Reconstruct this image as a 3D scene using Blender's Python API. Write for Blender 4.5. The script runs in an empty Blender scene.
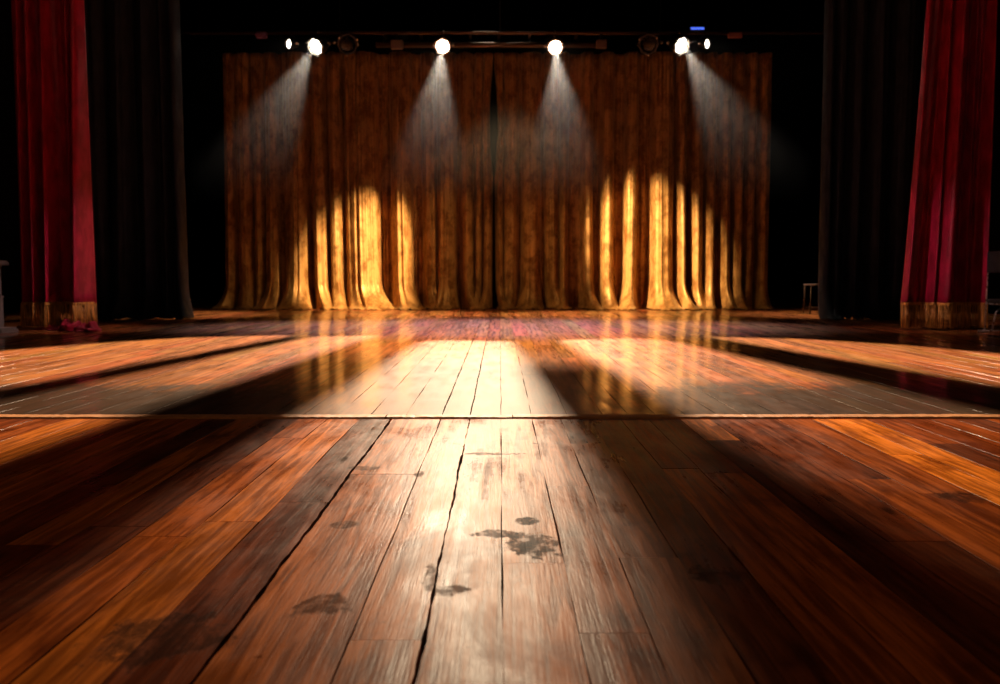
import bpy, bmesh, math, random
import numpy as np
from mathutils import Vector, Matrix, Quaternion

random.seed(7)
RNG = np.random.default_rng(11)
S = bpy.context.scene
C = S.collection
PI = math.pi

# ------------------------------------------------------------------ camera
F = 900.0
HCAM = 0.57
DECK = 0.004                      # the rear deck lies a few mm above the front boards
PITCH = math.atan(67.0 / F)
cd = bpy.data.cameras.new('camera')
cam = bpy.data.objects.new('camera', cd)
C.objects.link(cam)
cam.location = (0, 0, HCAM)
cam.rotation_euler = (PI / 2 - PITCH, 0, 0)
cd.sensor_width = 36
cd.lens = 36 * F / 1000
cd.clip_start = 0.02
cd.clip_end = 200
cd.dof.use_dof = True
cd.dof.focus_distance = 3.0
cd.dof.aperture_fstop = 4.5
S.camera = cam


def ray(px, py):
    u, v = (px - 500) / F, (342 - py) / F
    cp, sp = math.cos(PITCH), math.sin(PITCH)
    return Vector((u, cp + v * sp, -sp + v * cp))


def at(px, py, Y):
    """point of the place seen at a pixel, at distance Y up the stage"""
    d = ray(px, py)
    return Vector((0, 0, HCAM)) + d * (Y / d.y)


def ground(px, py, z=0.0):
    d = ray(px, py)
    return Vector((0, 0, HCAM)) + d * ((z - HCAM) / d.z)


def X(px, Y):
    return at(px, 300, Y).x


# ------------------------------------------------------------------ object helpers
def link(name, me, mat=None, parent=None, smooth=False):
    o = bpy.data.objects.new(name, me)
    C.objects.link(o)
    if mat:
        me.materials.append(mat)
    if parent:
        o.parent = parent
    if smooth:
        me.polygons.foreach_set('use_smooth', [True] * len(me.polygons))
    return o


def from_bm(name, bm, mat=None, parent=None, smooth=False):
    bmesh.ops.recalc_face_normals(bm, faces=bm.faces[:])
    me = bpy.data.meshes.new(name)
    bm.to_mesh(me)
    bm.free()
    return link(name, me, mat, parent, smooth)


def tag(o, label=None, cat=None, group=None, kind=None):
    if label: o['label'] = label
    if cat: o['category'] = cat
    if group: o['group'] = group
    if kind: o['kind'] = kind
    return o


def empty(name, loc, label, cat, group=None):
    o = bpy.data.objects.new(name, None)
    o.empty_display_size = 0.1
    C.objects.link(o)
    o.location = loc
    return tag(o, label, cat, group)


def box(bm, x0, x1, y0, y1, z0, z1, bevel=0.0, M=None):
    vs = [bm.verts.new((x, y, z)) for x in (x0, x1) for y in (y0, y1) for z in (z0, z1)]
    fs = [(0, 1, 3, 2), (4, 6, 7, 5), (0, 4, 5, 1), (2, 3, 7, 6), (0, 2, 6, 4), (1, 5, 7, 3)]
    fl = [bm.faces.new([vs[i] for i in f]) for f in fs]
    if bevel > 0:
        es = list({e for f in fl for e in f.edges})
        r = bmesh.ops.bevel(bm, geom=es, offset=bevel, segments=2, affect='EDGES', profile=0.5)
        vs = list({v for f in r['faces'] for v in f.verts} | {v for v in vs if v.is_valid})
    if M is not None:
        for v in vs:
            v.co = M @ v.co
    return vs


def tube(bm, pts, r, n=10, cap=True):
    pts = [Vector(p) for p in pts]
    rings = []
    for i, p in enumerate(pts):
        a = pts[max(i - 1, 0)]
        b = pts[min(i + 1, len(pts) - 1)]
        t = (b - a).normalized()
        q = t.to_track_quat('Z', 'Y')
        rr = r[i] if isinstance(r, (list, tuple)) else r
        rings.append([bm.verts.new(p + q @ Vector((rr * math.cos(2 * PI * k / n), rr * math.sin(2 * PI * k / n), 0))) for k in range(n)])
    for a, b in zip(rings, rings[1:]):
        for k in range(n):
            bm.faces.new((a[k], a[(k + 1) % n], b[(k + 1) % n], b[k]))
    if cap:
        bm.faces.new(rings[0][::-1])
        bm.faces.new(rings[-1])


def lathe(bm, prof, n=28, M=None, close=False):
    """prof = [(r, z)] turned round local Z"""
    rings = []
    for r, z in prof:
        if r < 1e-5:
            rings.append([bm.verts.new((0, 0, z))])
        else:
            rings.append([bm.verts.new((r * math.cos(2 * PI * k / n), r * math.sin(2 * PI * k / n), z)) for k in range(n)])
    for a, b in zip(rings, rings[1:]):
        for k in range(n):
            k2 = (k + 1) % n
            if len(a) == 1 and len(b) == 1:
                continue
            if len(a) == 1:
                bm.faces.new((a[0], b[k], b[k2]))
            elif len(b) == 1:
                bm.faces.new((a[k], a[k2], b[0]))
            else:
                bm.faces.new((a[k], a[k2], b[k2], b[k]))
    if M is not None:
        for rg in rings:
            for v in rg:
                v.co = M @ v.co


# ------------------------------------------------------------------ material helpers
class NT:
    def __init__(self, name):
        self.m = bpy.data.materials.new(name)
        self.m.use_nodes = True
        self.t = self.m.node_tree
        self.b = self.t.nodes['Principled BSDF']
        self.out = self.t.nodes['Material Output']

    def n(self, typ, **kw):
        nd = self.t.nodes.new(typ)
        for k, v in kw.items():
            if k.startswith('i_'):
                key = k[2:].replace('_', ' ')
                nd.inputs[key].default_value = v
            else:
                setattr(nd, k, v)
        return nd

    def l(self, a, b):
        self.t.links.new(a, b)

    def math(self, op, a, b=None, c=None, clamp=False):
        nd = self.n('ShaderNodeMath', operation=op, use_clamp=clamp)
        for i, v in enumerate((a, b, c)):
            if v is None: continue
            if isinstance(v, (int, float)):
                nd.inputs[i].default_value = v
            else:
                self.l(v, nd.inputs[i])
        return nd.outputs[0]

    def mapr(self, v, a, b, c=0.0, d=1.0, smooth=True):
        nd = self.n('ShaderNodeMapRange', interpolation_type='SMOOTHSTEP' if smooth else 'LINEAR')
        self.l(v, nd.inputs['Value'])
        for k, x in zip(('From Min', 'From Max', 'To Min', 'To Max'), (a, b, c, d)):
            nd.inputs[k].default_value = x
        return nd.outputs['Result']

    def mix(self, f, a, b, blend='MIX'):
        nd = self.n('ShaderNodeMix', data_type='RGBA', blend_type=blend, clamp_factor=True)
        for sock, v in ((nd.inputs[0], f), (nd.inputs[6], a), (nd.inputs[7], b)):
            if isinstance(v, (int, float)):
                sock.default_value = v
            elif isinstance(v, (tuple, list)):
                sock.default_value = (*v, 1.0) if len(v) == 3 else v
            else:
                self.l(v, sock)
        return nd.outputs[2]

    def scale(self, vec, s, off=None):
        nd = self.n('ShaderNodeMapping')
        self.l(vec, nd.inputs['Vector'])
        nd.inputs['Scale'].default_value = s
        if off: nd.inputs['Location'].default_value = off
        return nd.outputs[0]

    def noise(self, vec, sc, detail=4.0, rough=0.55, dist=0.0):
        nd = self.n('ShaderNodeTexNoise')
        self.l(vec, nd.inputs['Vector'])
        nd.inputs['Scale'].default_value = sc
        nd.inputs['Detail'].default_value = detail
        nd.inputs['Roughness'].default_value = rough
        nd.inputs['Distortion'].default_value = dist
        return nd.outputs['Fac']

    def bump(self, h, strength, dist):
        nd = self.n('ShaderNodeBump')
        nd.inputs['Strength'].default_value = strength
        nd.inputs['Distance'].default_value = dist
        self.l(h, nd.inputs['Height'])
        self.l(nd.outputs[0], self.b.inputs['Normal'])

    def setb(self, **kw):
        for k, v in kw.items():
            s = self.b.inputs[k.replace('_', ' ')]
            if hasattr(v, 'is_linked') or isinstance(v, bpy.types.NodeSocket):
                self.l(v, s)
            elif isinstance(v, (tuple, list)) and len(v) == 3:
                s.default_value = (*v, 1.0)
            else:
                s.default_value = v


def simple(name, col, rough=0.5, metal=0.0, spec=0.5, nscale=12.0, var=0.25):
    m = NT(name)
    co = m.n('ShaderNodeTexCoord').outputs['Object']
    nz = m.noise(co, nscale, 4)
    m.setb(Base_Color=m.mix(nz, tuple(c * (1 - var) for c in col), tuple(min(1, c * (1 + var)) for c in col)),
           Roughness=m.mapr(nz, 0.3, 0.7, max(0.05, rough - 0.08), min(1, rough + 0.08)), Metallic=metal)
    m.b.inputs['Specular IOR Level'].default_value = spec
    return m.m


def emitter(name, col, strength):
    m = NT(name)
    m.setb(Base_Color=(0.8, 0.8, 0.8), Roughness=0.2)
    m.b.inputs['Emission Color'].default_value = (*col, 1)
    m.b.inputs['Emission Strength'].default_value = strength
    return m.m


# ---- wood of the boards
def spot_mask(m, pos, noise_v, spots):
    """irregular stains with a shape of their own: (x, y, rx, ry, edge wobble)"""
    acc = None
    for (x, y, rx, ry, wob) in spots:
        d = m.n('ShaderNodeVectorMath', operation='SUBTRACT')
        m.l(pos, d.inputs[0]); d.inputs[1].default_value = (x, y, 0)
        s = m.n('ShaderNodeVectorMath', operation='MULTIPLY')
        m.l(d.outputs[0], s.inputs[0]); s.inputs[1].default_value = (1 / rx, 1 / ry, 0)
        ln = m.n('ShaderNodeVectorMath', operation='LENGTH')
        m.l(s.outputs[0], ln.inputs[0])
        v = m.math('ADD', ln.outputs['Value'], m.math('MULTIPLY', m.math('SUBTRACT', noise_v, 0.5), wob))
        k = m.mapr(v, 1.15, 0.75)
        acc = k if acc is None else m.math('MAXIMUM', acc, k)
    return acc


def g2(px, py, z=0.0):
    p = ground(px, py, z)
    return p.x, p.y


def wood_front():
    m = NT('varnished_old_boards')
    geo = m.n('ShaderNodeNewGeometry')
    pos = geo.outputs['Position']
    bc = m.n('ShaderNodeAttribute', attribute_name='board_colour')
    br = m.n('ShaderNodeAttribute', attribute_name='board_random')
    ofs = m.n('ShaderNodeVectorMath', operation='MULTIPLY_ADD')
    m.l(br.outputs['Vector'], ofs.inputs[0]); ofs.inputs[1].default_value = (37, 23, 11); m.l(pos, ofs.inputs[2])
    v = ofs.outputs[0]
    grain = m.noise(m.scale(v, (42, 2.2, 1)), 1.0, 6, 0.62, 0.6)
    fine = m.noise(m.scale(v, (210, 7, 1)), 1.0, 3, 0.6)
    blot = m.noise(m.scale(v, (7, 3.2, 1)), 1.0, 5, 0.6, 0.4)
    wear = m.noise(m.scale(pos, (5.0, 2.2, 1)), 1.0, 6, 0.68, 0.3)
    col = m.mix(m.mapr(grain, 0.36, 0.66), (0.50, 0.44, 0.40), (1.3, 1.26, 1.2))
    c1 = m.mix(1.0, bc.outputs['Color'], col, 'MULTIPLY')
    c1 = m.mix(m.mapr(fine, 0.55, 0.75, 0, 0.45), c1, m.mix(1.0, c1, (0.45, 0.38, 0.34), 'MULTIPLY'))
    c1 = m.mix(m.mapr(blot, 0.50, 0.74, 0, 0.75), c1, m.mix(1.0, c1, (0.30, 0.20, 0.16), 'MULTIPLY'))
    # knots
    vo = m.n('ShaderNodeTexVoronoi', feature='F1')
    m.l(m.scale(v, (3.1, 1.15, 1)), vo.inputs['Vector']); vo.inputs['Scale'].default_value = 1.0
    knot = m.mapr(m.math('ADD', vo.outputs['Distance'], m.math('MULTIPLY', grain, 0.06)), 0.11, 0.055, 0, 0.85)
    c1 = m.mix(knot, c1, (0.018, 0.007, 0.004))
    # the old spill and other dark marks
    wob = m.noise(m.scale(pos, (22, 12, 1)), 1.0, 6, 0.72)
    wob2 = m.noise(m.scale(pos, (34, 18, 1)), 1.0, 4, 0.7)
    main = [(*g2(px, py), rx, ry, w) for (px, py, rx, ry, w) in ((530, 545, 0.062, 0.085, 2.6), (502, 534, 0.055, 0.030, 3.0), (527, 521, 0.026, 0.035, 1.6))]
    minor = [(*g2(px, py), rx, ry, w) for (px, py, rx, ry, w) in (
        (430, 577, 0.016, 0.075, 2.4), (343, 525, 0.034, 0.034, 0.8), (322, 605, 0.05, 0.05, 2.6), (419, 474, 0.016, 0.04, 1.8), (491, 454, 0.09, 0.02, 3.0),
        (160, 640, 0.09, 0.10, 3.0), (962, 497, 0.06, 0.06, 2.6), (365, 468, 0.05, 0.03, 2.8), (715, 575, 0.05, 0.05, 2.8), (452, 590, 0.03, 0.03, 2.8))]
    eaten = m.mapr(wob2, 0.34, 0.54, 0.4, 1.0)
    st = m.math('MAXIMUM', m.math('MULTIPLY', spot_mask(m, pos, wob, main), eaten),
                m.math('MULTIPLY', m.math('MULTIPLY', spot_mask(m, pos, wob, minor), eaten), 0.7))
    stf = m.math('MULTIPLY', st, m.mapr(wear, 0.30, 0.5, 0.55, 1.0))
    c1 = m.mix(m.math('MULTIPLY', stf, 0.97), c1, (0.020, 0.012, 0.009))
    # small dark flecks of worn-off varnish
    fl = m.noise(m.scale(pos, (16, 26, 1)), 1.0, 5, 0.7, 0.8)
    flk = m.mapr(fl, 0.66, 0.74, 0, 0.8)
    c1 = m.mix(flk, c1, m.mix(1.0, c1, (0.16, 0.12, 0.10), 'MULTIPLY'))
    ed = m.n('ShaderNodeAttribute', attribute_name='pale_edge')
    c1 = m.mix(ed.outputs['Fac'], c1, (0.62, 0.46, 0.34))
    # pale hairline scratches
    sc1 = m.noise(m.scale(pos, (3, 90, 1)), 1.0, 2, 0.5, 2.2)
    scr = m.mapr(m.math('ABSOLUTE', m.math('SUBTRACT', sc1, 0.5)), 0.006, 0.0, 0, 1)
    scr = m.math('MULTIPLY', scr, m.mapr(wear, 0.52, 0.66, 0, 0.5))
    c1 = m.mix(scr, c1, (0.45, 0.30, 0.2))
    m.l(c1, m.b.inputs['Base Color'])
    rg = m.mapr(wear, 0.32, 0.68, 0.26, 0.44)
    rg = m.math('ADD', rg, m.math('MULTIPLY', stf, 0.12))
    rg = m.math('ADD', rg, m.math('MULTIPLY', m.math('SUBTRACT', grain, 0.5), 0.25), clamp=True)
    m.l(rg, m.b.inputs['Roughness'])
    m.l(m.mapr(m.math('MAXIMUM', m.math('MAXIMUM', stf, flk), knot), 0.0, 0.8, 0.055, 0.01), m.b.inputs['Specular IOR Level'])
    m.setb(Specular_Tint=(1.0, 0.80, 0.58))
    h = m.math('ADD', m.math('MULTIPLY', grain, 0.5), m.math('MULTIPLY', fine, 0.25))
    h = m.math('ADD', h, m.math('MULTIPLY', blot, 0.9))
    m.bump(h, 0.35, 0.004)
    return m.m


def wood_rear():
    m = NT('worn_stage_deck')
    geo = m.n('ShaderNodeNewGeometry')
    pos = geo.outputs['Position']
    bc = m.n('ShaderNodeAttribute', attribute_name='board_colour')
    br = m.n('ShaderNodeAttribute', attribute_name='board_random')
    ofs = m.n('ShaderNodeVectorMath', operation='MULTIPLY_ADD')
    m.l(br.outputs['Vector'], ofs.inputs[0]); ofs.inputs[1].default_value = (31, 17, 7); m.l(pos, ofs.inputs[2])
    v = ofs.outputs[0]
    grain = m.noise(m.scale(v, (34, 1.5, 1)), 1.0, 5, 0.62, 0.5)
    wear = m.noise(m.scale(pos, (2.6, 1.3, 1)), 1.0, 7, 0.70, 0.5)
    wear2 = m.noise(m.scale(pos, (12, 3.4, 1)), 1.0, 6, 0.70, 0.3)
    c = m.mix(1.0, bc.outputs['Color'], m.mix(m.mapr(grain, 0.35, 0.68), (0.5, 0.46, 0.44), (1.3, 1.22, 1.16)), 'MULTIPLY')
    # old black stage paint left along the front of the deck
    sep = m.n('ShaderNodeSeparateXYZ'); m.l(pos, sep.inputs[0])
    near = m.mapr(sep.outputs['Y'], 5.6, 3.7, 0.0, 1.0)
    absx = m.math('ABSOLUTE', m.math('ADD', sep.outputs['X'], 0.15))
    traffic = m.mapr(absx, 0.35, 1.2, 0.35, 1.0)
    pv = m.math('ADD', m.math('MULTIPLY', near, traffic), m.math('MULTIPLY', m.math('SUBTRACT', wear, 0.5), 1.1))
    pv = m.math('ADD', pv, m.math('MULTIPLY', m.math('SUBTRACT', wear2, 0.5), 0.7))
    paint = m.mapr(pv, 0.28, 0.72, 0, 0.92)
    c = m.mix(paint, c, (0.040, 0.023, 0.013))
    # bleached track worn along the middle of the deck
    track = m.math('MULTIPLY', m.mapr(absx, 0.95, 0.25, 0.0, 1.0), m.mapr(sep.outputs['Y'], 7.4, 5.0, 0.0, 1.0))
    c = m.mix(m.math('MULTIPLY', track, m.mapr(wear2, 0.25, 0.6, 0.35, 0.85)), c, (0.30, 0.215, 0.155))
    # long pale scuffs
    sc = m.noise(m.scale(pos, (60, 2.2, 1)), 1.0, 3, 0.6, 0.4)
    sx = m.noise(m.scale(pos, (2.2, 46, 1)), 1.0, 3, 0.6, 0.8)
    pale = m.math('MAXIMUM', m.mapr(sc, 0.70, 0.76, 0, 0.45), m.mapr(sx, 0.71, 0.77, 0, 0.35))
    c = m.mix(m.math('MULTIPLY', pale, m.mapr(wear, 0.42, 0.6)), c, (0.42, 0.33, 0.26))
    chip = m.noise(m.scale(pos, (11, 16, 1)), 1.0, 4, 0.7)
    c = m.mix(m.mapr(chip, 0.70, 0.73, 0, 0.8), c, (0.50, 0.36, 0.24))
    ed = m.n('ShaderNodeAttribute', attribute_name='pale_edge')
    c = m.mix(ed.outputs['Fac'], c, (0.60, 0.48, 0.38))
    m.l(c, m.b.inputs['Base Color'])
    rg = m.mapr(wear2, 0.3, 0.7, 0.40, 0.58)
    m.l(rg, m.b.inputs['Roughness'])
    m.l(m.mapr(paint, 0.0, 1.0, 0.07, 0.03, False), m.b.inputs['Specular IOR Level'])
    m.l(m.mapr(paint, 0.0, 1.0, 0.80, 0.32, False), m.b.inputs['Coat Weight'])
    m.l(m.mapr(wear2, 0.3, 0.7, 0.11, 0.21), m.b.inputs['Coat Roughness'])
    h = m.math('ADD', m.math('MULTIPLY', grain, 0.4), m.math('MULTIPLY', wear2, 0.5))
    m.bump(h, 0.15, 0.002)
    return m.m


def velvet_gold():
    m = NT('crushed_gold_velvet')
    co = m.n('ShaderNodeTexCoord').outputs['Object']
    a = m.noise(m.scale(co, (6.5, 6.5, 4.2)), 1.0, 3, 0.55, 0.25)
    b = m.noise(m.scale(co, (30, 30, 20)), 1.0, 5, 0.65, 0.0)
    pile = m.noise(m.scale(co, (48, 48, 0.8)), 1.0, 3, 0.6, 0.0)
    k = m.math('ADD', m.math('MULTIPLY', a, 0.5), m.math('ADD', m.math('MULTIPLY', b, 0.25), m.math('MULTIPLY', pile, 0.25)))
    f = m.mapr(k, 0.40, 0.58)
    m.l(m.mix(f, (0.155, 0.055, 0.008), (0.45, 0.225, 0.066)), m.b.inputs['Base Color'])
    m.l(m.mapr(k, 0.38, 0.62, 0.55, 0.34), m.b.inputs['Roughness'])
    m.setb(Sheen_Weight=0.35, Sheen_Roughness=0.4, Metallic=0.15)
    m.b.inputs['Sheen Tint'].default_value = (1.0, 0.68, 0.3, 1)
    m.b.inputs['Specular Tint'].default_value = (1.0, 0.75, 0.4, 1)
    m.bump(a, 0.3, 0.02)
    return m.m


def velvet(name, lo, hi, sheen, rough=0.5, spec=0.4, fs=9):
    m = NT(name)
    co = m.n('ShaderNodeTexCoord').outputs['Object']
    a = m.noise(m.scale(co, (fs, fs, 4)), 1.0, 4, 0.6, 0.0)
    m.l(m.mix(m.mapr(a, 0.35, 0.65), lo, hi), m.b.inputs['Base Color'])
    m.l(m.mapr(a, 0.35, 0.65, rough + 0.08, rough - 0.08), m.b.inputs['Roughness'])
    m.setb(Sheen_Weight=sheen, Sheen_Roughness=0.35)
    m.b.inputs['Sheen Tint'].default_value = (*[min(1, 2.2 * c) for c in hi], 1)
    m.b.inputs['Specular IOR Level'].default_value = spec
    m.bump(a, 0.12, 0.01)
    return m.m


M = {
    'front': wood_front(), 'rear': wood_rear(), 'gold': velvet_gold(),
    'red': velvet('crimson_velvet', (0.24, 0.006, 0.022), (0.42, 0.014, 0.050), 0.20, 0.38),
    'black_cloth': velvet('black_drape_cloth', (0.012, 0.015, 0.022), (0.022, 0.026, 0.036), 0.05, 0.6, 0.3),
    'fringe': velvet('gold_thread', (0.20, 0.075, 0.009), (0.85, 0.42, 0.075), 0.1, 0.5, 0.4, 110),
    'nosing': simple('orange_nosing_wood', (0.55, 0.21, 0.06), 0.6, 0, 0.2, 30, 0.6),
    'gap': simple('dark_gap_dirt', (0.006, 0.004, 0.003), 0.95, 0, 0.1),
    'dark_wall': simple('matt_black_paint', (0.004, 0.004, 0.0042), 0.9, 0, 0.1, 3),
    'black_metal': simple('black_powder_coated_metal', (0.018, 0.017, 0.016), 0.42, 0.3, 0.5, 20),
    'brown_metal': simple('brown_tarnished_pipe', (0.10, 0.055, 0.03), 0.45, 0.6, 0.5, 20),
    'chrome': simple('worn_steel', (0.55, 0.5, 0.45), 0.3, 0.9, 0.5, 30),
    'stone': simple('grey_painted_plaster', (0.20, 0.18, 0.15), 0.5, 0, 0.5, 25, 0.35),
    'gilt': simple('gilded_plaster', (0.50, 0.22, 0.05), 0.4, 0.3, 0.5, 18, 0.4),
    'seat': simple('black_vinyl', (0.02, 0.02, 0.018), 0.45, 0, 0.5, 14),
    'purple_box': simple('mauve_plastic', (0.16, 0.07, 0.14), 0.5),
    'rust_box': simple('rust_red_plastic', (0.20, 0.06, 0.04), 0.5),
    'brown_box': simple('brown_plastic', (0.14, 0.08, 0.05), 0.5),
    'lens': emitter('lit_lens', (1.0, 0.86, 0.68), 8.0),
    'lens_centre': emitter('lit_centre_lens', (1.0, 0.84, 0.62), 24.0),
    'lens_small': emitter('lit_small_lens', (1.0, 0.88, 0.72), 7.0),
    'dark_lens': simple('unlit_glass_lens', (0.008, 0.006, 0.005), 0.25, 0, 0.3),
    'blue_led': emitter('blue_led_strip', (0.02, 0.16, 1.0), 0.9),
}


# ------------------------------------------------------------------ boards
def boards(name, seams, gaps, y0, y1, z, mat, colours, maxlen, pale=(), fixed_joints=None, thick=0.02, bev=0.0004, sagk=0.4, rough_seams=()):
    """one floor: every board a bevelled strip with its own tone; seams = x positions, gaps = gap width per seam"""
    V, Fc, colr, rnd, pal = [], [], [], [], []

    def strip(xa, xb, ya, yb, col, rn, pl, pr, wl_=0, wr_=0):
        n = max(2, int((yb - ya) / (0.03 if wl_ or wr_ else 0.12)))
        base = len(V)
        sag = sagk * random.uniform(-0.0012, 0.0012)
        ph = random.uniform(0, 6)
        for i in range(n + 1):
            y = ya + (yb - ya) * i / n
            dz = sag + sagk * 0.0008 * math.sin(y * 2.2 + ph)
            wob = 0.0012 * math.sin(y * 5.1 + ph) + 0.0008 * math.sin(y * 13 + ph * 2)
            endb = bev if i in (0, n) else 0
            wl = wob + (wl_ * (0.5 * math.sin(y * 9.3) + 0.4 * math.sin(y * 27.9 + 1) + 0.4 * math.sin(y * 61)) if wl_ else 0)
            wr = wob + (wr_ * (0.5 * math.sin(y * 8.1 + 2) + 0.4 * math.sin(y * 31.3) + 0.4 * math.sin(y * 67)) if wr_ else 0)
            prof = ((xa + wl, -thick), (xa + wl, -bev), (xa + bev + wl, 0.0 - endb), ((xa + xb) / 2, 0.0006 * (sagk > 0.3) - endb),
                    (xb - bev + wr, 0.0 - endb), (xb + wr, -bev), (xb + wr, -thick))
            for (x, q) in prof:
                V.append((x, y, z + q + (dz if q > -thick else 0)))
        for i in range(n):
            for k in range(6):
                a = base + i * 7 + k
                Fc.append((a, a + 1, a + 8, a + 7))
                colr.append(col); rnd.append(rn)
                pal.append(pl if k == 1 else (pr if k == 4 else 0.0))
        for i in (0, n):
            a = base + i * 7
            Fc.append(tuple(range(a, a + 7)))
            colr.append(col); rnd.append(rn); pal.append(0.0)

    for i in range(len(seams) - 1):
        xa = seams[i] + gaps[i] / 2
        xb = seams[i + 1] - gaps[i + 1] / 2
        js = None
        if fixed_joints:
            js = fixed_joints.get(i)
        if js is None:
            js, y = [], y0 + random.uniform(0.3, maxlen)
            while y < y1 - 0.4:
                js.append(y); y += random.uniform(0.5 * maxlen, maxlen)
        cuts = [y0] + list(js) + [y1]
        for j in range(len(cuts) - 1):
            col = colours(i, j, 0.5 * (xa + xb))
            rn = (random.random(), random.random(), random.random())
            strip(xa, xb, cuts[j] + (0.001 if j else 0), cuts[j + 1] - (0.001 if j < len(cuts) - 2 else 0), col, rn,
                  1.0 if i in pale else 0.0, 1.0 if (i + 1) in pale else 0.0,
                  0.0022 if i in rough_seams else 0, 0.0022 if (i + 1) in rough_seams else 0)
    me = bpy.data.meshes.new(name)
    me.from_pydata(V, [], Fc)
    a = me.attributes.new('board_colour', 'FLOAT_COLOR', 'FACE')
    a.data.foreach_set('color', np.array([(*c, 1.0) for c in colr], dtype=np.float32).ravel())
    a = me.attributes.new('board_random', 'FLOAT_VECTOR', 'FACE')
    a.data.foreach_set('vector', np.array(rnd, dtype=np.float32).ravel())
    a = me.attributes.new('pale_edge', 'FLOAT', 'FACE')
    a.data.foreach_set('value', np.array(pal, dtype=np.float32))
    me.validate()
    o = link(name, me, mat)
    o['kind'] = 'structure'
    return o


LIP = ground(500, 419).y          # where the front boards stop

# front boards: the seams measured in the picture, then regular ones outward
seams = [-0.43, -0.235, -0.12, 0.004, 0.127, 0.24]
gaps = [0.0075, 0.0024, 0.0045, 0.0013, 0.0018, 0.0013]
x = -0.43
left = [-0.558, -0.686, -0.80, -0.935]
x = left[-1]
while x > -6.0:
    x -= random.uniform(0.10, 0.14); left.append(x)
pi_ = min(range(len(left)), key=lambda i: abs(left[i] + 1.715)); left[pi_] = -1.715
right = [0.36, 0.478]
x = right[-1]
while x < 6.0:
    x += random.uniform(0.10, 0.14); right.append(x)
pj_ = min(range(len(right)), key=lambda i: abs(right[i] - 1.238)); right[pj_] = 1.238
nl = len(left)
seams = left[::-1] + seams + right
gaps = [0.0016] * nl + gaps + [0.0016] * len(right)
pale = {nl - 1 - pi_, nl + 6 + pj_}

TONES = [(0.33, 0.105, 0.022), (0.20, 0.055, 0.014), (0.10, 0.028, 0.010), (0.40, 0.145, 0.032), (0.25, 0.075, 0.02), (0.15, 0.040, 0.012)]
CENTRE = {nl - 1: (0.13, 0.036, 0.014), nl - 2: (0.40, 0.14, 0.028), nl - 3: (0.30, 0.09, 0.020), nl - 4: (0.11, 0.028, 0.009),
          nl: (0.35, 0.122, 0.032), nl + 1: (0.38, 0.145, 0.040), nl + 2: (0.39, 0.15, 0.044), nl + 3: (0.39, 0.145, 0.038),
          nl + 4: (0.28, 0.095, 0.028), nl + 5: (0.20, 0.07, 0.022), nl + 6: (0.17, 0.055, 0.018)}


def front_colour(i, j, xc):
    if i in CENTRE:
        c = CENTRE[i]
        if i == nl + 3 and j == 0:
            c = (0.38, 0.135, 0.032)
    elif xc > 1.238 and xc < 1.40:
        c = (0.55, 0.20, 0.035)
    else:
        c = random.choice(TONES)
    k = random.uniform(1.2, 1.5)
    return (c[0] * k * 1.12, c[1] * k * 0.84, c[2] * k * 0.48)


fj = {nl + 3: [g2(535, 563)[1]], nl: [g2(375, 474)[1]], nl + 1: [g2(400, 640)[1], ], nl + 2: [], nl - 1: [g2(330, 502)[1]],
      nl + 4: [g2(615, 633)[1], g2(570, 486)[1]]}
boards('floor_front', seams, gaps, -1.2, LIP - 0.004, 0.0, M['front'], front_colour, 2.2, pale, fj, rough_seams=(nl, nl + 2))

# the deck behind the lip
rs = [-0.235, -0.12, 0.004, 0.127]
x = rs[0]; L = []
while x > -7.2:
    x -= random.uniform(0.10, 0.15); L.append(x)
x = rs[-1]; R_ = []
while x < 7.2:
    x += random.uniform(0.10, 0.15); R_.append(x)
nL = len(L)
pr_ = {nL - 1 - min(range(nL), key=lambda i: abs(L[i] + 1.45)), nL + 4 + min(range(len(R_)), key=lambda i: abs(R_[i] - 1.05)),
       nL + 4 + min(range(len(R_)), key=lambda i: abs(R_[i] - 1.45))}
RT = [(0.60, 0.20, 0.052), (0.52, 0.165, 0.042), (0.65, 0.235, 0.060), (0.45, 0.135, 0.036), (0.56, 0.19, 0.055)]
rs = L[::-1] + rs + R_
rg = [0.0018] * len(rs)
for q in (nL, nL + 1):
    rg[q] = 0.005
boards('floor_rear', rs, rg, LIP + 0.080, 21.9, DECK, M['rear'],
       lambda i, j, xc: tuple(q * random.uniform(0.85, 1.15) for q in random.choice(RT)), 3.4, pr_, None, 0.018, 0.0004, 0.06)

bm = bmesh.new()
box(bm, -7.4, 7.4, -1.3, 22.1, -0.10, -0.021)
o = from_bm('floor_base', bm, M['gap']); o['kind'] = 'structure'


# nosing strip along the lip, worn and chipped
def nosing(name, x0, x1, h, seed, d0=0.0):
    r = random.Random(seed)
    bm = bmesh.new()
    n = int((x1 - x0) / 0.012)
    rows = []
    up = lo = 0.0
    for i in range(n + 1):
        xx = x0 + (x1 - x0) * i / n
        up = 0.7 * up + 0.3 * r.uniform(-1, 1)
        lo = 0.7 * lo + 0.3 * r.uniform(-1, 1)
        chip = -0.0015 if r.random() < 0.04 else 0
        yf = LIP + 0.005 + 0.005 * lo + d0
        yb = LIP + 0.078
        z1 = h + 0.0025 * up + chip
        rows.append([bm.verts.new(p) for p in ((xx, yf, -0.02), (xx, yf, z1 - 0.006), (xx, yf + 0.010, z1), (xx, yb, z1), (xx, yb, -0.02))])
    for a, b in zip(rows, rows[1:]):
        for k in range(5):
            bm.faces.new((a[k], a[(k + 1) % 5], b[(k + 1) % 5], b[k]))
    bm.faces.new(rows[0]); bm.faces.new(rows[-1][::-1])
    o = from_bm(name, bm, M['nosing']); o['kind'] = 'structure'
    return o


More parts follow.
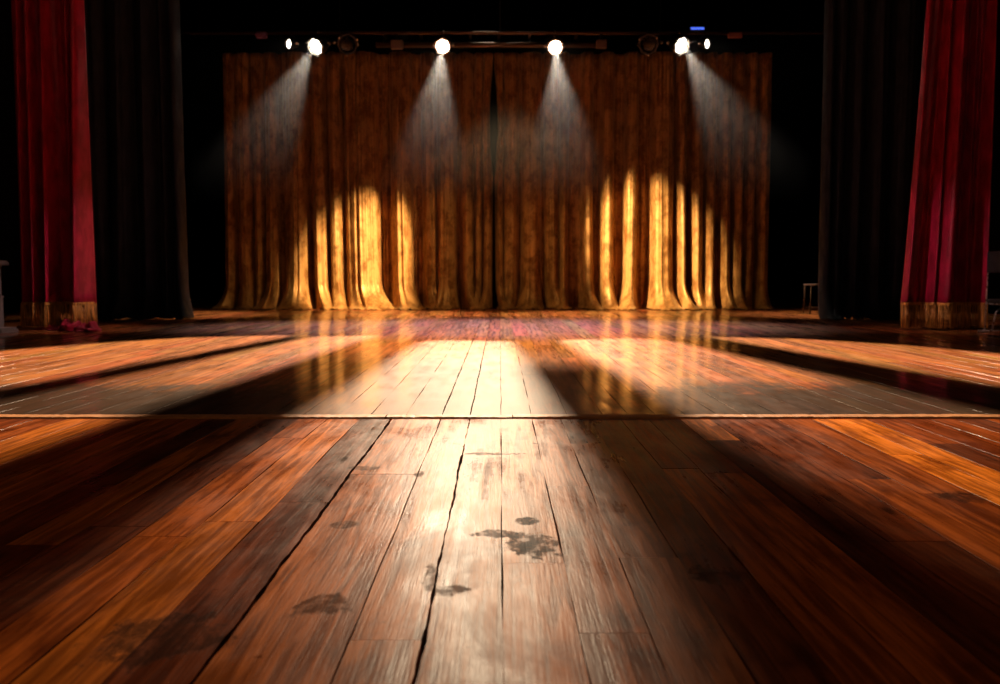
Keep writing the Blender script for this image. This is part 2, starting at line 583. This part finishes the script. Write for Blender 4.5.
xa_, xb_ = ground(388, 416).x, ground(512, 416).x
nosing('trim_1', -6.0, xa_ - 0.004, DECK + 0.002, 1)
nosing('trim_2', xa_, xb_, DECK + 0.001, 2, 0.006)
nosing('trim_3', xb_ + 0.004, 6.0, DECK + 0.003, 3)

# ------------------------------------------------------------------ shell of the stage house
def wall(name, *b):
    bm = bmesh.new(); box(bm, *b)
    o = from_bm(name, bm, M['dark_wall']); o['kind'] = 'structure'


wall('wall_back', -7.4, 7.4, 22.0, 22.2, -0.1, 12.0)
wall('wall_left', -7.6, -7.4, -1.3, 22.2, -0.1, 12.0)
wall('wall_right', 7.4, 7.6, -1.3, 22.2, -0.1, 12.0)
wall('ceiling', -7.6, 7.6, -1.3, 22.2, 12.0, 12.2)


# ------------------------------------------------------------------ drapes
def smooth1(a, k):
    if k < 1: return a
    w = np.hanning(2 * k + 3)[1:-1]; w /= w.sum()
    p = np.pad(a, k, mode='edge')
    return np.convolve(p, w, mode='valid')


def drape(name, lobes, Y, ztop, zfloor, mat, parent=None, recess=0.12, dx=0.006, blur=0.025, flare=0.22, flare_h=0.5,
          top_amp=0.35, fine=0.012, seed=1, xtop=None, foot=0.05, bottom=None, slit=None, thick=0.006, sweep=0.0, power=0.55, amp_pow=0.7):
    """cloth hung in folds; lobes = [(x0, x1, forward amplitude)], valleys lie between them"""
    r = np.random.default_rng(seed)
    xs = np.arange(lobes[0][0], lobes[-1][1] + dx, dx)
    prof = np.full(xs.shape, -recess)
    drift = np.zeros(xs.shape); lobe_c = np.full(xs.shape, np.nan); fl = np.zeros(xs.shape); mod = np.ones(xs.shape)
    for (a, b, amp) in lobes:
        k = (xs >= a) & (xs <= b)
        t = (xs[k] - a) / (b - a)
        prof[k] = -recess + (amp + recess) * np.sin(PI * np.clip(t, 0, 1)) ** power
        drift[k] = r.uniform(-1, 1)
        lobe_c[k] = 0.5 * (a + b)
        fl[k] = r.uniform(0.55, 1.1)
        mod[k] = r.uniform(0.8, 1.15)
    ok = ~np.isnan(lobe_c)
    lobe_c = np.interp(xs, xs[ok], lobe_c[ok])
    kb = max(1, int(blur / dx))
    prof = smooth1(prof, kb)
    drift = smooth1(drift, kb * 3); fl = smooth1(fl, kb); lobe_c = smooth1(lobe_c, kb)
    # fine pleats
    f1 = sum(r.uniform(0.4, 1) * np.sin(xs * w + r.uniform(0, 6)) for w in (38, 61, 97, 23))
    f2 = sum(r.uniform(0.4, 1) * np.sin(xs * w + r.uniform(0, 6)) for w in (19, 33, 52, 71))
    H = ztop - zfloor
    hs = np.concatenate([np.array([0.004, 0.006, 0.012, 0.025, 0.045]), np.linspace(0.07, flare_h, 14), np.linspace(flare_h, H, 34)[1:]])
    if bottom is not None:
        hs = np.linspace(bottom, H, 46)
    V = []
    for h in hs:
        s = h / H
        amp = top_amp + (1 - top_amp) * (1 - s) ** amp_pow
        d = prof * amp + fine * (f1 * (0.35 + 0.65 * s) + f2 * (1 - s))
        xx = xs + drift * 0.05 * (1 - s) ** 1.5
        if bottom is None and h < flare_h:
            q = (1 - h / flare_h)
            d = d + flare * fl * q ** 2.4 * (0.35 + 0.65 * (prof + recess) / (prof.max() + recess))
            xx = xx + (xs - lobe_c) * 0.55 * q ** 2 + sweep * drift * q ** 2.2
            if h < 0.05:
                q2 = 1 - h / 0.05
                d = d + foot * q2 * (1 + 0.6 * np.sin(xs * 41 + 1.3) * np.sin(xs * 17))
        if xtop is not None:
            a0, kx = xtop
            xx = a0 + (xx - a0) * (1 + (kx - 1) * s ** 0.8)
        zz = np.full(xs.shape, zfloor + h)
        if bottom is None and h < 0.05:
            zz = zz + 0.012 * (1 + np.sin(xs * 33 + 2) * np.sin(xs * 71)) * (h < 0.03)
        if slit is not None:
            sx, side, zb = slit
            k = np.exp(-((xs - sx) / 0.10) ** 2)
            open_ = np.clip((zfloor + h - zb) / (ztop - zb), 0, 1)
            xx = xx + side * k * 0.055 * np.sin(PI * np.clip(open_ * 1.1, 0, 1))
        V.append(np.stack([xx, Y - d, zz], 1))
    nx, nz = len(xs), len(hs)
    V = np.concatenate(V)
    i = np.arange(nx - 1)[None, :] + nx * np.arange(nz - 1)[:, None]
    Fc = np.stack([i, i + 1, i + 1 + nx, i + nx], -1).reshape(-1, 4)
    me = bpy.data.meshes.new(name)
    me.from_pydata(V.tolist(), [], Fc.tolist())
    o = link(name, me, mat, parent, True)
    md = o.modifiers.new('cloth', 'SOLIDIFY'); md.thickness = thick; md.offset = -1
    return o, V.reshape(nz, nx, 3), hs


YG = 15.0                                              # the gold curtain


def lobes_px(lst, Y):
    return [(X(a, Y), X(b, Y), amp) for a, b, amp in lst]


left_l = [(227, 238, .05), (239, 254, .07), (255, 266, .05), (268, 281, .10), (286, 310, .14), (313, 328, .12), (330, 344, .14),
          (345, 380, .18), (391, 413, .18), (422, 436, .06), (437, 457, .10), (459, 473, .10), (475, 483, .07), (484, 493, .09)]
right_l = [(494, 503, .09), (504, 519, .08), (521, 541, .12), (543, 557, .08), (559, 568, .10), (580, 592, .15), (599, 613, .16),
           (623, 637, .18), (649, 672, .18), (673, 684, .14), (688, 701, .11), (704, 714, .10), (718, 729, .07), (731, 741, .09),
           (744, 754, .06), (756, 768, .08)]
ZT = at(500, 53, YG).z
gold_l, _, _ = drape('gold_curtain', lobes_px([(a, b, c * 1.35) for a, b, c in left_l], YG), YG, ZT, DECK, M['gold'], recess=.17, top_amp=.5, blur=.016, power=.34, seed=3, sweep=.17, flare=.34,
                     slit=(X(493, YG), -1, 2.2))
tag(gold_l, 'gold crushed velvet backdrop curtain panel hanging left of the centre slit', 'curtain', 'gold backdrop curtain panels')
gold_r, _, _ = drape('gold_curtain', lobes_px([(a, b, c * 1.35) for a, b, c in right_l], YG), YG, ZT, DECK, M['gold'], recess=.17, top_amp=.5, blur=.016, power=.34, seed=5, sweep=.17, flare=.34,
                     slit=(X(494, YG), 1, 2.2))
tag(gold_r, 'gold crushed velvet backdrop curtain panel hanging right of the centre slit', 'curtain', 'gold backdrop curtain panels')


# ---- red house curtains with a gold fringe
def fringe(name, line, z0, z1, parent, seed, step=0.013):
    """line = bottom edge of the cloth as world points; strands hang from z1 to z0"""
    r = random.Random(seed)
    bm = bmesh.new()
    pts = [Vector(p) for p in line]
    out = []
    acc = 0.0
    for a, b in zip(pts, pts[1:]):
        l = (b - a).length
        while acc < l:
            out.append(a.lerp(b, acc / l)); acc += step
        acc -= l
    for p in out:
        off = Vector((r.uniform(-.003, .003), -0.012 + r.uniform(-.012, .008), 0))
        sw = Vector((r.uniform(-.010, .010), r.uniform(-.012, .004), 0))
        zb = z0 + r.uniform(0, .022)
        a = Vector((p.x, p.y, z1)) + off
        m_ = Vector((p.x, p.y, 0.5 * (z0 + z1))) + off + sw * 0.6
        b = Vector((p.x, p.y, zb)) + off + sw * 1.4
        tube(bm, [a, m_, b], [.0042, .0046, .0036], 5)
    fr = from_bm(name, bm, M['fringe'], parent, True)
    bm = bmesh.new()
    rows = []
    for i, p in enumerate(pts[::3]):
        rows.append([bm.verts.new((p.x, p.y + dy, z)) for dy, z in ((0.0, z1 - .012), (-.016, z1 - .010), (-.02, z1 + .004), (-.014, z1 + .016), (0.0, z1 + .018))])
    for a, b in zip(rows, rows[1:]):
        for k in range(4):
            bm.faces.new((a[k], b[k], b[k + 1], a[k + 1]))
    from_bm('fringe_braid', bm, M['fringe'], fr, True)
    return fr


YR = 9.35
ll = lobes_px([(21, 31, .06), (32, 41, .14), (50, 58, .16), (72, 79, .10), (79, 93, .24)], YR)
rc = empty('red_curtain', (0, 0, 0), 'crimson velvet house curtain with gold fringe at left, its hem bunched on the floor', 'curtain', 'red house curtains')
cl, G, hs = drape('drape', ll, YR, 5.6, DECK, M['red'], rc, power=.9, recess=.14, blur=.014, seed=8, amp_pow=1.3, top_amp=.05, fine=.010, bottom=.27, xtop=(X(60, YR), .96), dx=.004)
fringe('fringe', G[0], DECK + .03, DECK + .27, rc, 4)


def bunch(name, x0, x1, y, h, mat, parent, seed):
    """crumpled cloth lying on the deck"""
    r = np.random.default_rng(seed)
    n, m = 60, 26
    ph = r.uniform(0, 6, 8)
    bm = bmesh.new(); rows = []
    for i in range(n + 1):
        t = i / n
        xx = x0 + (x1 - x0) * t
        e = math.sin(PI * t) ** 0.5 if 0 < t < 1 else 0.02
        row = []
        for j in range(m):
            a = 2 * PI * j / m
            w = 1 + .20 * math.sin(3 * a + t * 7 + ph[0]) + .12 * math.sin(5 * a - t * 11 + ph[1]) + .08 * math.sin(4 * t * PI + 2 * a + ph[2])
            hh = h * e * (1 + .25 * math.sin(t * 8 + ph[3]) + .12 * math.sin(t * 19 + ph[4])) * w
            zz = max(0.0, 0.45 * hh + 0.55 * hh * math.sin(a))
            yy = y + 1.5 * h * e * w * math.cos(a) + .03 * math.sin(t * 11 + ph[5])
            row.append(bm.verts.new((xx, yy, DECK + 0.002 + zz)))
        rows.append(row)
    for a, b in zip(rows, rows[1:]):
        for k in range(m):
            bm.faces.new((a[k], a[(k + 1) % m], b[(k + 1) % m], b[k]))
    bm.faces.new(rows[0]); bm.faces.new(rows[-1][::-1])
    return from_bm(name, bm, mat, parent, True)


bunch('bunched_hem', X(59, 9.1), X(81, 9.1), 9.12, .10, M['red'], rc, 2)
bunch('bunched_hem', X(79, 9.1), X(105, 9.1), 8.98, .075, M['red'], rc, 5)
bunch('bunched_hem', X(24, 9.1), X(60, 9.1), 9.28, .04, M['red'], rc, 9)

rl = lobes_px([(903, 908, .0), (909, 923, -.085), (925, 932, .07), (934, 956, .17), (959, 966, -.02), (970, 976, -.1), (977, 985, .10)], YR)
rr = empty('red_curtain', (0, 0, 0), 'crimson velvet house curtain with gold fringe at right, its hem hanging straight', 'curtain', 'red house curtains')
cl, G, hs = drape('drape', rl, YR, 5.6, DECK, M['red'], rr, power=.9, recess=.12, blur=.014, seed=18, amp_pow=1.0, top_amp=.3, fine=.010, bottom=.26, xtop=(X(990, YR), .72), dx=.004)
fringe('fringe', G[0], DECK + .01, DECK + .265, rr, 7)

# ---- black masking legs in the wings
def leg(lst, Y, ztop, label, seed):
    o, _, _ = drape('black_leg_curtain', lobes_px(lst, Y), Y, ztop, DECK, M['black_cloth'], recess=.08, seed=seed, flare=.20, sweep=.08, fine=.006)
    tag(o, label, 'curtain', 'black wing curtains')


leg([(86, 112, .12), (114, 138, .12), (142, 160, .16), (164, 172, .08), (173, 186, .16)], 11.6, 5.6, 'black wing curtain hanging between the left red curtain and the gold backdrop', 21)
leg([(817, 828, .14), (830, 842, .14), (846, 862, .12), (864, 884, .12), (888, 915, .12)], 11.6, 5.6, 'black wing curtain hanging between the gold backdrop and the right red curtain', 23)
# ------------------------------------------------------------------ lighting rig
YB = 13.2
rig = empty('lighting_truss', at(500, 40, YB), 'dark horizontal pipe truss carrying the spotlights above the gold curtain', 'truss')
org = rig.location.copy()


def L(px, py, Y=YB):
    return at(px, py, Y) - org


def pipe(name, a, b, r, mat):
    bm = bmesh.new(); tube(bm, [a, b], r, 14)
    return from_bm(name, bm, mat, rig, True)


pipe('pipe', L(182, 33), L(822, 33), .024, M['brown_metal'])
pipe('pipe', L(376, 45, YB + .25), L(606, 45, YB + .25), .040, M['brown_metal'])
for px in (384, 420, 470, 499, 530, 577, 602):
    bm = bmesh.new()
    box(bm, -.018, .018, -.018, .30, -.02, .02, .004, Matrix.Translation(L(px, 33)))
    a = L(px, 33, YB + .25); b = L(px, 45, YB + .25)
    tube(bm, [a, b], .014, 8)
    from_bm('strut', bm, M['black_metal'], rig)
for px in (200, 340, 500, 660, 800):
    bm = bmesh.new(); a = L(px, 33); tube(bm, [a, a + Vector((0, 0, 12.0 - DECK - org.z - a.z))], .006, 6)
    from_bm('hanging_cable', bm, M['black_metal'], rig)


def spotlight(px, py, dia, direction, label, lit=True, small=False, ring=True):
    """a par can: body, colour frame with clips, lens, yoke and hook clamp; direction = where the lens points"""
    c = at(px, py, YB - .12)
    d = Vector(direction).normalized()
    hang = Vector((c.x, YB, at(px, 33, YB).z))
    t = empty('stage_spotlight', hang, label, 'spotlight', 'lit stage spotlights' if lit else 'unlit stage spotlights')
    r = dia / 2
    q = d.to_track_quat('Z', 'Y').to_matrix().to_4x4()
    Mx = Matrix.Translation(c - hang) @ q
    ln = dia * (1.25 if not small else 1.0)
    bm = bmesh.new()
    lathe(bm, [(0, -ln), (r * .45, -ln), (r * .62, -ln * .93), (r * .70, -ln * .62), (r * .98, -ln * .40), (r * 1.06, -ln * .36),
               (r * 1.08, .030), (r * 1.16, .032), (r * 1.16, .040), (r * 1.02, .040), (r * 1.02, .004), (0, .0)], 32, Mx)
    from_bm('lamp_body', bm, M['black_metal'], t, True)
    bm = bmesh.new()
    lathe(bm, [(0, .016), (r * .4, .0145), (r * .75, .011), (r * .98, .0055), (r * .98, .002), (0, .002)], 32, Mx)
    from_bm('lens', bm, (M['lens_small'] if small else (M['lens_centre'] if dia < .2 else M['lens'])) if lit else M['dark_lens'], t, True)
    fr = None
    if ring:
        bm = bmesh.new()
        lathe(bm, [(r * 1.03, .042), (r * 1.24, .042), (r * 1.26, .050), (r * 1.24, .056), (r * 1.03, .056), (r * 1.03, .042)], 8 if not small else 24, Mx)
        fr = from_bm('colour_frame', bm, M['chrome'] if lit else M['black_metal'], t)
        for k in range(3):
            a = 2 * PI * k / 3 + .5
            bm = bmesh.new()
            box(bm, -.012, .012, -.010, .010, .02, .075, .003, Mx @ Matrix.Rotation(a, 4, 'Z') @ Matrix.Translation((r * 1.22, 0, 0)))
            from_bm('clip', bm, M['chrome'], fr)
    # yoke
    side = d.cross(Vector((0, 0, 1)))
    side = side.normalized() if side.length > .05 else Vector((1, 0, 0))
    piv = (c - hang) - d * (ln * .3)
    bm = bmesh.new()
    pts = [piv + side * r * 1.22, piv + side * r * 1.30 + Vector((0, 0, r * .9)), Vector((0, 0, -.045)) + side * r * .5, Vector((0, 0, -.035)),
           Vector((0, 0, -.045)) - side * r * .5, piv - side * r * 1.30 + Vector((0, 0, r * .9)), piv - side * r * 1.22]
    tube(bm, pts, .010, 8)
    yk = from_bm('yoke', bm, M['black_metal'], t, True)
    for s in (1, -1):
        bm = bmesh.new()
        p = piv + side * s * r * 1.22
        tube(bm, [p, p + side * s * .035], .022, 10)
        from_bm('knob', bm, M['chrome'], yk, True)
    bm = bmesh.new()
    pts = [Vector((0, .034 * math.cos(a), .034 * math.sin(a))) for a in np.linspace(-PI / 2, PI * 1.15, 12)]
    tube(bm, pts, .010, 8)
    tube(bm, [(0, 0, -.030), (0, 0, -.060)], .012, 8)
    from_bm('clamp', bm, M['chrome'] if lit and not small else M['black_metal'], t, True)
    return c, d


lamps = {}
lamps['A'] = spotlight(317, 46, .225, (-.50, -1, -.55), 'large lit spotlight at left, its wide lens tilted down toward the left wing')
lamps['B'] = spotlight(443, 46, .19, (-.05, -1, -.42), 'lit spotlight left of the truss centre, facing straight out')
lamps['C'] = spotlight(555, 47, .19, (.05, -1, -.42), 'lit spotlight right of the truss centre, facing straight out')
lamps['D'] = spotlight(680, 45, .225, (.50, -1, -.55), 'large lit spotlight at right, its wide lens tilted down toward the right wing')
lamps['E'] = spotlight(290, 44, .13, (-.75, -1, -.15), 'small lit spotlight at the far left end of the lamp row', small=True, ring=False)
lamps['F'] = spotlight(706, 44, .13, (.75, -1, -.15), 'small lit spotlight at the far right end of the lamp row', small=True, ring=False)
spotlight(347, 44, .24, (.35, -1, -.35), 'unlit black spotlight beside the large left lamp', lit=False)
spotlight(649, 44, .24, (-.35, -1, -.35), 'unlit black spotlight beside the large right lamp', lit=False)


def fixture(name, px0, px1, py0, py1, depth, mat, label, cat, emis=None, YY=None):
    YY = YB - .05 if YY is None else YY
    a = at(px0, py1, YY); b = at(px1, py0, YY)
    ctr = (a + b) / 2
    t = empty(name, ctr, label, cat)
    bm = bmesh.new()
    w, h = (b.x - a.x) / 2, (b.z - a.z) / 2
    box(bm, -w, w, -depth / 2, depth / 2, -h, h, min(.012, h * .3))
    from_bm('housing', bm, mat, t)
    bm = bmesh.new()
    zp = at(px0, 33, YB).z - ctr.z
    tube(bm, [(0, 0, h * .6 if zp > 0 else -h * .6), (0, YB - YY, zp)], .012, 8)
    from_bm('bracket', bm, M['black_metal'], t, True)
    if emis:
        bm = bmesh.new()
        box(bm, -w * .95, w * .95, -depth / 2 - .006, -depth / 2 + .004, -h * .75, h * .75, .003)
        from_bm('light_strip', bm, emis, t)
    return t


fixture('junction_box', 391, 403, 40.5, 49, .10, M['brown_box'], 'small brown box clipped under the truss left of the centre lamps', 'junction box')
fixture('junction_box', 596, 606.5, 40, 48.5, .10, M['brown_box'], 'small brown box clipped under the truss right of the centre lamps', 'junction box')
fixture('par_lamp', 256, 267, 32.5, 38, .10, M['purple_box'], 'dim mauve box fixture at the left end of the truss', 'fixture')
fixture('par_lamp', 728, 742, 33, 38, .10, M['rust_box'], 'dim rust red box fixture at the right end of the truss', 'fixture')
fixture('led_bar', 690, 704, 27.4, 30.6, .06, M['black_metal'], 'thin glowing blue light bar above the large right lamp', 'light bar', M['blue_led'])

# ------------------------------------------------------------------ column, chair, stool at the edges
YC = 8.85
t = empty('proscenium_column', (X(-41, YC), YC, DECK), 'gilded column on a grey moulded pedestal at the left edge', 'column', None)
t['kind'] = 'thing'
k = YC / F
kz = k * 1.03


def sq(bm, half, hy, z0, z1, bev=.004):
    box(bm, -half * k, half * k, -hy, hy, z0 * kz, z1 * kz, bev)


bm = bmesh.new()
sq(bm, 50, .155, 0, 3.2); sq(bm, 48.6, .150, 3.2, 5, .005)
from_bm('base', bm, M['stone'], t)
bm = bmesh.new()
sq(bm, 37, .13, 5, 34); sq(bm, 38, .135, 34, 35.4, .003); sq(bm, 36, .125, 35.4, 64)
from_bm('pedestal', bm, M['stone'], t)
bm = bmesh.new()
sq(bm, 37.2, .13, 64, 65.5, .003); sq(bm, 43.5, .148, 65.5, 68.4, .008); sq(bm, 42, .145, 68.4, 70, .005)
from_bm('cap', bm, M['stone'], t)
bm = bmesh.new()
n = 24
rings = []
for z, r in ((70, 40.2), (73, 41), (76, 40.2), (79, 39.6), (120, 39.4), (250, 39), (560, 37)):
    rings.append([])
    for j in range(2 * n):
        rr_ = (r - (.8 if j % 2 and z > 76 else 0)) * k
        rings[-1].append(bm.verts.new((rr_ * math.cos(PI * j / n), .34 * rr_ * math.sin(PI * j / n), z * kz)))
for a, b in zip(rings, rings[1:]):
    for j in range(2 * n):
        bm.faces.new((a[j], a[(j + 1) % (2 * n)], b[(j + 1) % (2 * n)], b[j]))
bm.faces.new(rings[0][::-1]); bm.faces.new(rings[-1])
from_bm('shaft', bm, M['gilt'], t)

# chair at the right edge: sled base, back pad between two uprights
YS = 8.75
k = YS / F
t = empty('chair', (X(998, YS), YS, DECK), 'black chair with thin metal frame at the right edge beside the red curtain', 'chair')


def fr(name, pts, r, parent=t, mat=None):
    bm = bmesh.new(); tube(bm, pts, r, 8)
    return from_bm(name, bm, mat or M['chrome'], parent, True)


D2 = .21
for s in (-D2, D2):
    fr('back_leg', [(-.004, s, .012), (0, s, 30 * k), (.006, s, 60 * k), (.012, s, 80 * k)], .009)
    fr('front_leg', [(.07, s, .012), (.10, s, .20), (.40, s, .43)], .009)
    fr('foot_rail', [(-.07, s, .012), (.46, s, .012)], .010)
fr('stretcher', [(0, -D2, 29 * k), (0, D2, 29 * k)], .008)
fr('side_rail', [(0, -D2, 29 * k), (.42, -D2, 29 * k)], .009)
fr('side_rail', [(0, D2, 29 * k), (.42, D2, 29 * k)], .009)
bm = bmesh.new(); box(bm, .0, .44, -.21, .21, 29 * k + .008, 29 * k + .05, .012)
from_bm('seat', bm, M['seat'], t, True)
bm = bmesh.new(); box(bm, -.012, .40, -.226, -.205, 60.5 * k, 82 * k, .008)
from_bm('side_panel', bm, M['seat'], t)
bm = bmesh.new(); box(bm, -.014, .03, -.20, .21, 60.5 * k, 82 * k, .012)
from_bm('backrest', bm, M['seat'], t, True)
fr('arm_rail', [(0, -.215, 59 * k), (.42, -.215, 59 * k)], .009)

# low stool behind the right black leg
YT = 13.2
t = empty('stool', (X(817, YT), YT, DECK), 'low stool with pale metal edged top, half hidden behind the right black wing curtain', 'stool')
k = YT / F
bm = bmesh.new(); box(bm, -10.5 * k, 10.5 * k, -.15, .15, 28.2 * k, 29.8 * k, .006)
from_bm('seat', bm, M['chrome'], t)
for sx in (-1, 1):
    for sy in (-1, 1):
        bm = bmesh.new(); tube(bm, [(sx * 9.3 * k, sy * .13, 28.5 * k), (sx * 10 * k, sy * .14, .003)], .010, 8)
        from_bm('leg', bm, M['brown_metal'], t, True)
for sy in (-1, 1):
    bm = bmesh.new(); tube(bm, [(-9.8 * k, sy * .137, .09), (9.8 * k, sy * .137, .09)], .007, 8)
    from_bm('stretcher', bm, M['brown_metal'], t, True)


# ------------------------------------------------------------------ light
def spot(name, loc, target, energy, col, half, blend=0.3, radius=0.03, sx=1.0):
    l = bpy.data.lights.new(name, 'SPOT')
    l.energy = energy; l.color = col; l.spot_size = 2 * math.radians(half); l.spot_blend = blend; l.shadow_soft_size = radius
    o = bpy.data.objects.new(name, l); C.objects.link(o)
    o.location = loc
    o.rotation_euler = (Vector(target) - Vector(loc)).to_track_quat('-Z', 'Y').to_euler()
    o.scale = (sx, 1, 1)
    return o


# backlight high behind the gold curtain; unseen slotted plate added to cut its lanes
APEX = ground(488, 300, DECK)
BL = Vector((APEX.x, APEX.y, 10.4))
aim = Vector((-0.05, 6.9, 0))
spot('backlight', BL, aim, 50000, (1.0, 0.77, 0.52), 10.5, 1.0, 0.010, 3.2)
ax = (aim - BL).normalized()
PD = 1.5
qv = ax.to_track_quat('Z', 'Y')
ex, ey = qv @ Vector((1, 0, 0)), qv @ Vector((0, 1, 0))
pc = BL + ax * PD


def on_plate(w):
    d = (w - BL)
    tt = PD / d.dot(ax)
    p = BL + d * tt - pc
    return (p.dot(ex), p.dot(ey))


def lane(s0, s1, top, yb=980):
    """a slot: edges at slopes s0, s1 about the apex; top = far edge as pixels from s0's side to s1's"""
    pts = list(top) + [(488 + s1 * (yb - 300), yb), (488 + s0 * (yb - 300), yb)]
    return [on_plate(ground(px, py, DECK)) for px, py in pts]


ed = lambda s, y: (488 + s * (y - 300), y)
slots = [
    [on_plate(ground(px, py, DECK)) for px, py in ((-330, 400), (-200, 375), (-100, 361), (0, 351), (100, 343), (190, 337.5), ed(-5.5, 335), ed(-5.5, 465))],
    lane(-4.75, -3.15, [ed(-4.75, 336.5), ed(-3.15, 335.5)], 600),
    lane(-1.57, .54, [ed(-1.57, 342), (440, 340.5), ed(.54, 341.5)]),
    lane(1.82, 4.45, [ed(1.82, 340.5), (630, 338), ed(4.45, 340.5)], 720),
    [on_plate(ground(px, py, DECK)) for px, py in (ed(6.0, 337), (800, 339), (900, 345), (1000, 354), (1100, 365), (1250, 385), (1350, 402), ed(6.0, 452))],
]
bm = bmesh.new()
es = []
for lp in [[(-.9, -.9), (.9, -.9), (.9, .9), (-.9, .9)]] + slots:
    vs = [bm.verts.new(pc + ex * a + ey * b) for a, b in lp]
    for i in range(len(vs)):
        es.append(bm.edges.new((vs[i], vs[(i + 1) % len(vs)])))
bmesh.ops.triangle_fill(bm, use_beauty=True, use_dissolve=False, edges=es)
gp = from_bm('lane_mask_plate', bm, M['dark_wall'])
tag(gp, 'unseen black slotted plate added behind the gold curtain to cut the backlight into lanes', 'light mask')

for sx in (-.8, .8):
    bm = bmesh.new(); p = pc + ex * sx + ey * .88
    tube(bm, [p, (p.x, p.y, 12.0)], .006, 6)
    from_bm('hanging_cable', bm, M['black_metal'], gp)
# beams of the hung lamps
for key, tgt, e, half in (('A', (-4.5, 12.8, 0.2), 640, 22), ('B', (-1.25, 12.8, 0.0), 1050, 22), ('C', (1.05, 12.8, 0.0), 1050, 22), ('D', (4.6, 12.8, 0.2), 640, 22)):
    c, d = lamps[key]
    spot('lamp_beam', c + d * .12, tgt, e, (1.0, .84, .66), half, .7, .03)

c, d = lamps['B']
spot('lamp_beam', c + d * .08, (-.10, 2.5, 0), 700, (1.0, .78, .56), 2.4, 1.0, .07)
# unseen overhead spot added to warm the middle of the deck
spot('deck_warmer', (.1, 2.5, 6.5), (.05, 7.6, 0), 9500, (1.0, .82, .68), 16, 1.0, .2, .75)
# unseen spots added to light patches of the gold curtain from opposite sides
spot('curtain_key', (2.9, 10.2, 4.0), at(352, 276, YG), 12500, (1.0, .72, .40), 9.8, .75, .03, .62)
spot('curtain_key', (-2.9, 10.2, 4.0), at(658, 262, YG), 12500, (1.0, .72, .40), 10.3, .75, .03, .62)
spot('curtain_glow', (2.9, 10.2, 4.0), (-2.3, 15, .0), 480, (1.0, .62, .28), 15, 1.0, .1, 1.2)
spot('curtain_glow', (-2.9, 10.2, 4.0), (2.2, 15, .0), 480, (1.0, .62, .28), 15, 1.0, .1, 1.2)
# warm wash on the gold curtain
spot('curtain_wash', (0, 8.0, 6.5), (0, 15, .35), 20, (1.0, .42, .12), 24, 1.0, .5)
# unseen spots added to brighten the red house curtains
spot('red_curtain_fill', (-.2, 8.0, 3.5), at(88, 290, YR), 400, (1.0, .62, .64), 11, 1.0, .06)
spot('red_curtain_fill', (-.2, 7.6, 3.4), at(938, 285, YR), 400, (1.0, .62, .64), 11, 1.0, .06)
# violet wash on the back of the deck
spot('violet_wash', (0, 12.3, 5.3), (0, 10.1, 0), 7400, (.31, .40, 1.0), 20, 1.0, .25, 1.9)
# dim house fill
la = bpy.data.lights.new('house_fill', 'AREA'); la.shape = 'RECTANGLE'; la.size = 6; la.size_y = 3; la.energy = 26; la.color = (1.0, .62, .40)
lo = bpy.data.objects.new('house_fill', la); C.objects.link(lo); lo.location = (0, -.6, 6.5)
lo.rotation_euler = (Vector((0, 3.5, 0)) - Vector(lo.location)).to_track_quat('-Z', 'Y').to_euler()

w = bpy.data.worlds.new('world'); S.world = w; w.use_nodes = True
w.node_tree.nodes['Background'].inputs[0].default_value = (.5, .45, .5, 1)
w.node_tree.nodes['Background'].inputs[1].default_value = 0.002

# stage haze round the hung lamps
bm = bmesh.new(); 
hv = [[bm.verts.new((xx, yy, zz)) for yy, zz in ((12.8, DECK + .012), (12.8, 3.75), (13.1, 4.0), (13.5, 4.0), (13.5, DECK + .012))] for xx in (-4.4, 4.4)]
bm.faces.new(hv[0]); bm.faces.new(hv[1][::-1])
for i in range(5):
    bm.faces.new((hv[0][i], hv[0][(i + 1) % 5], hv[1][(i + 1) % 5], hv[1][i]))
hz = bpy.data.materials.new('stage_haze'); hz.use_nodes = True
nt = hz.node_tree; nt.nodes.clear()
vo = nt.nodes.new('ShaderNodeVolumeScatter'); vo.inputs['Anisotropy'].default_value = .2
hg = nt.nodes.new('ShaderNodeNewGeometry'); hx = nt.nodes.new('ShaderNodeSeparateXYZ'); hm = nt.nodes.new('ShaderNodeMapRange')
hm.interpolation_type = 'SMOOTHSTEP'
nt.links.new(hg.outputs['Position'], hx.inputs[0]); nt.links.new(hx.outputs['Z'], hm.inputs['Value'])
for kk, vv in (('From Min', 1.55), ('From Max', 3.5), ('To Min', 0.0), ('To Max', 0.05)):
    hm.inputs[kk].default_value = vv
nt.links.new(hm.outputs['Result'], vo.inputs['Density'])
ou = nt.nodes.new('ShaderNodeOutputMaterial'); nt.links.new(vo.outputs[0], ou.inputs['Volume'])
hb = from_bm('haze', bm, hz)
tag(hb, 'thin stage haze catching the beams under the hanging spotlights', 'haze', None, 'stuff')

vs = S.view_settings
vs.view_transform = 'Standard'; vs.look = 'None'; vs.gamma = 1; vs.use_curve_mapping = False; vs.exposure = 0.0
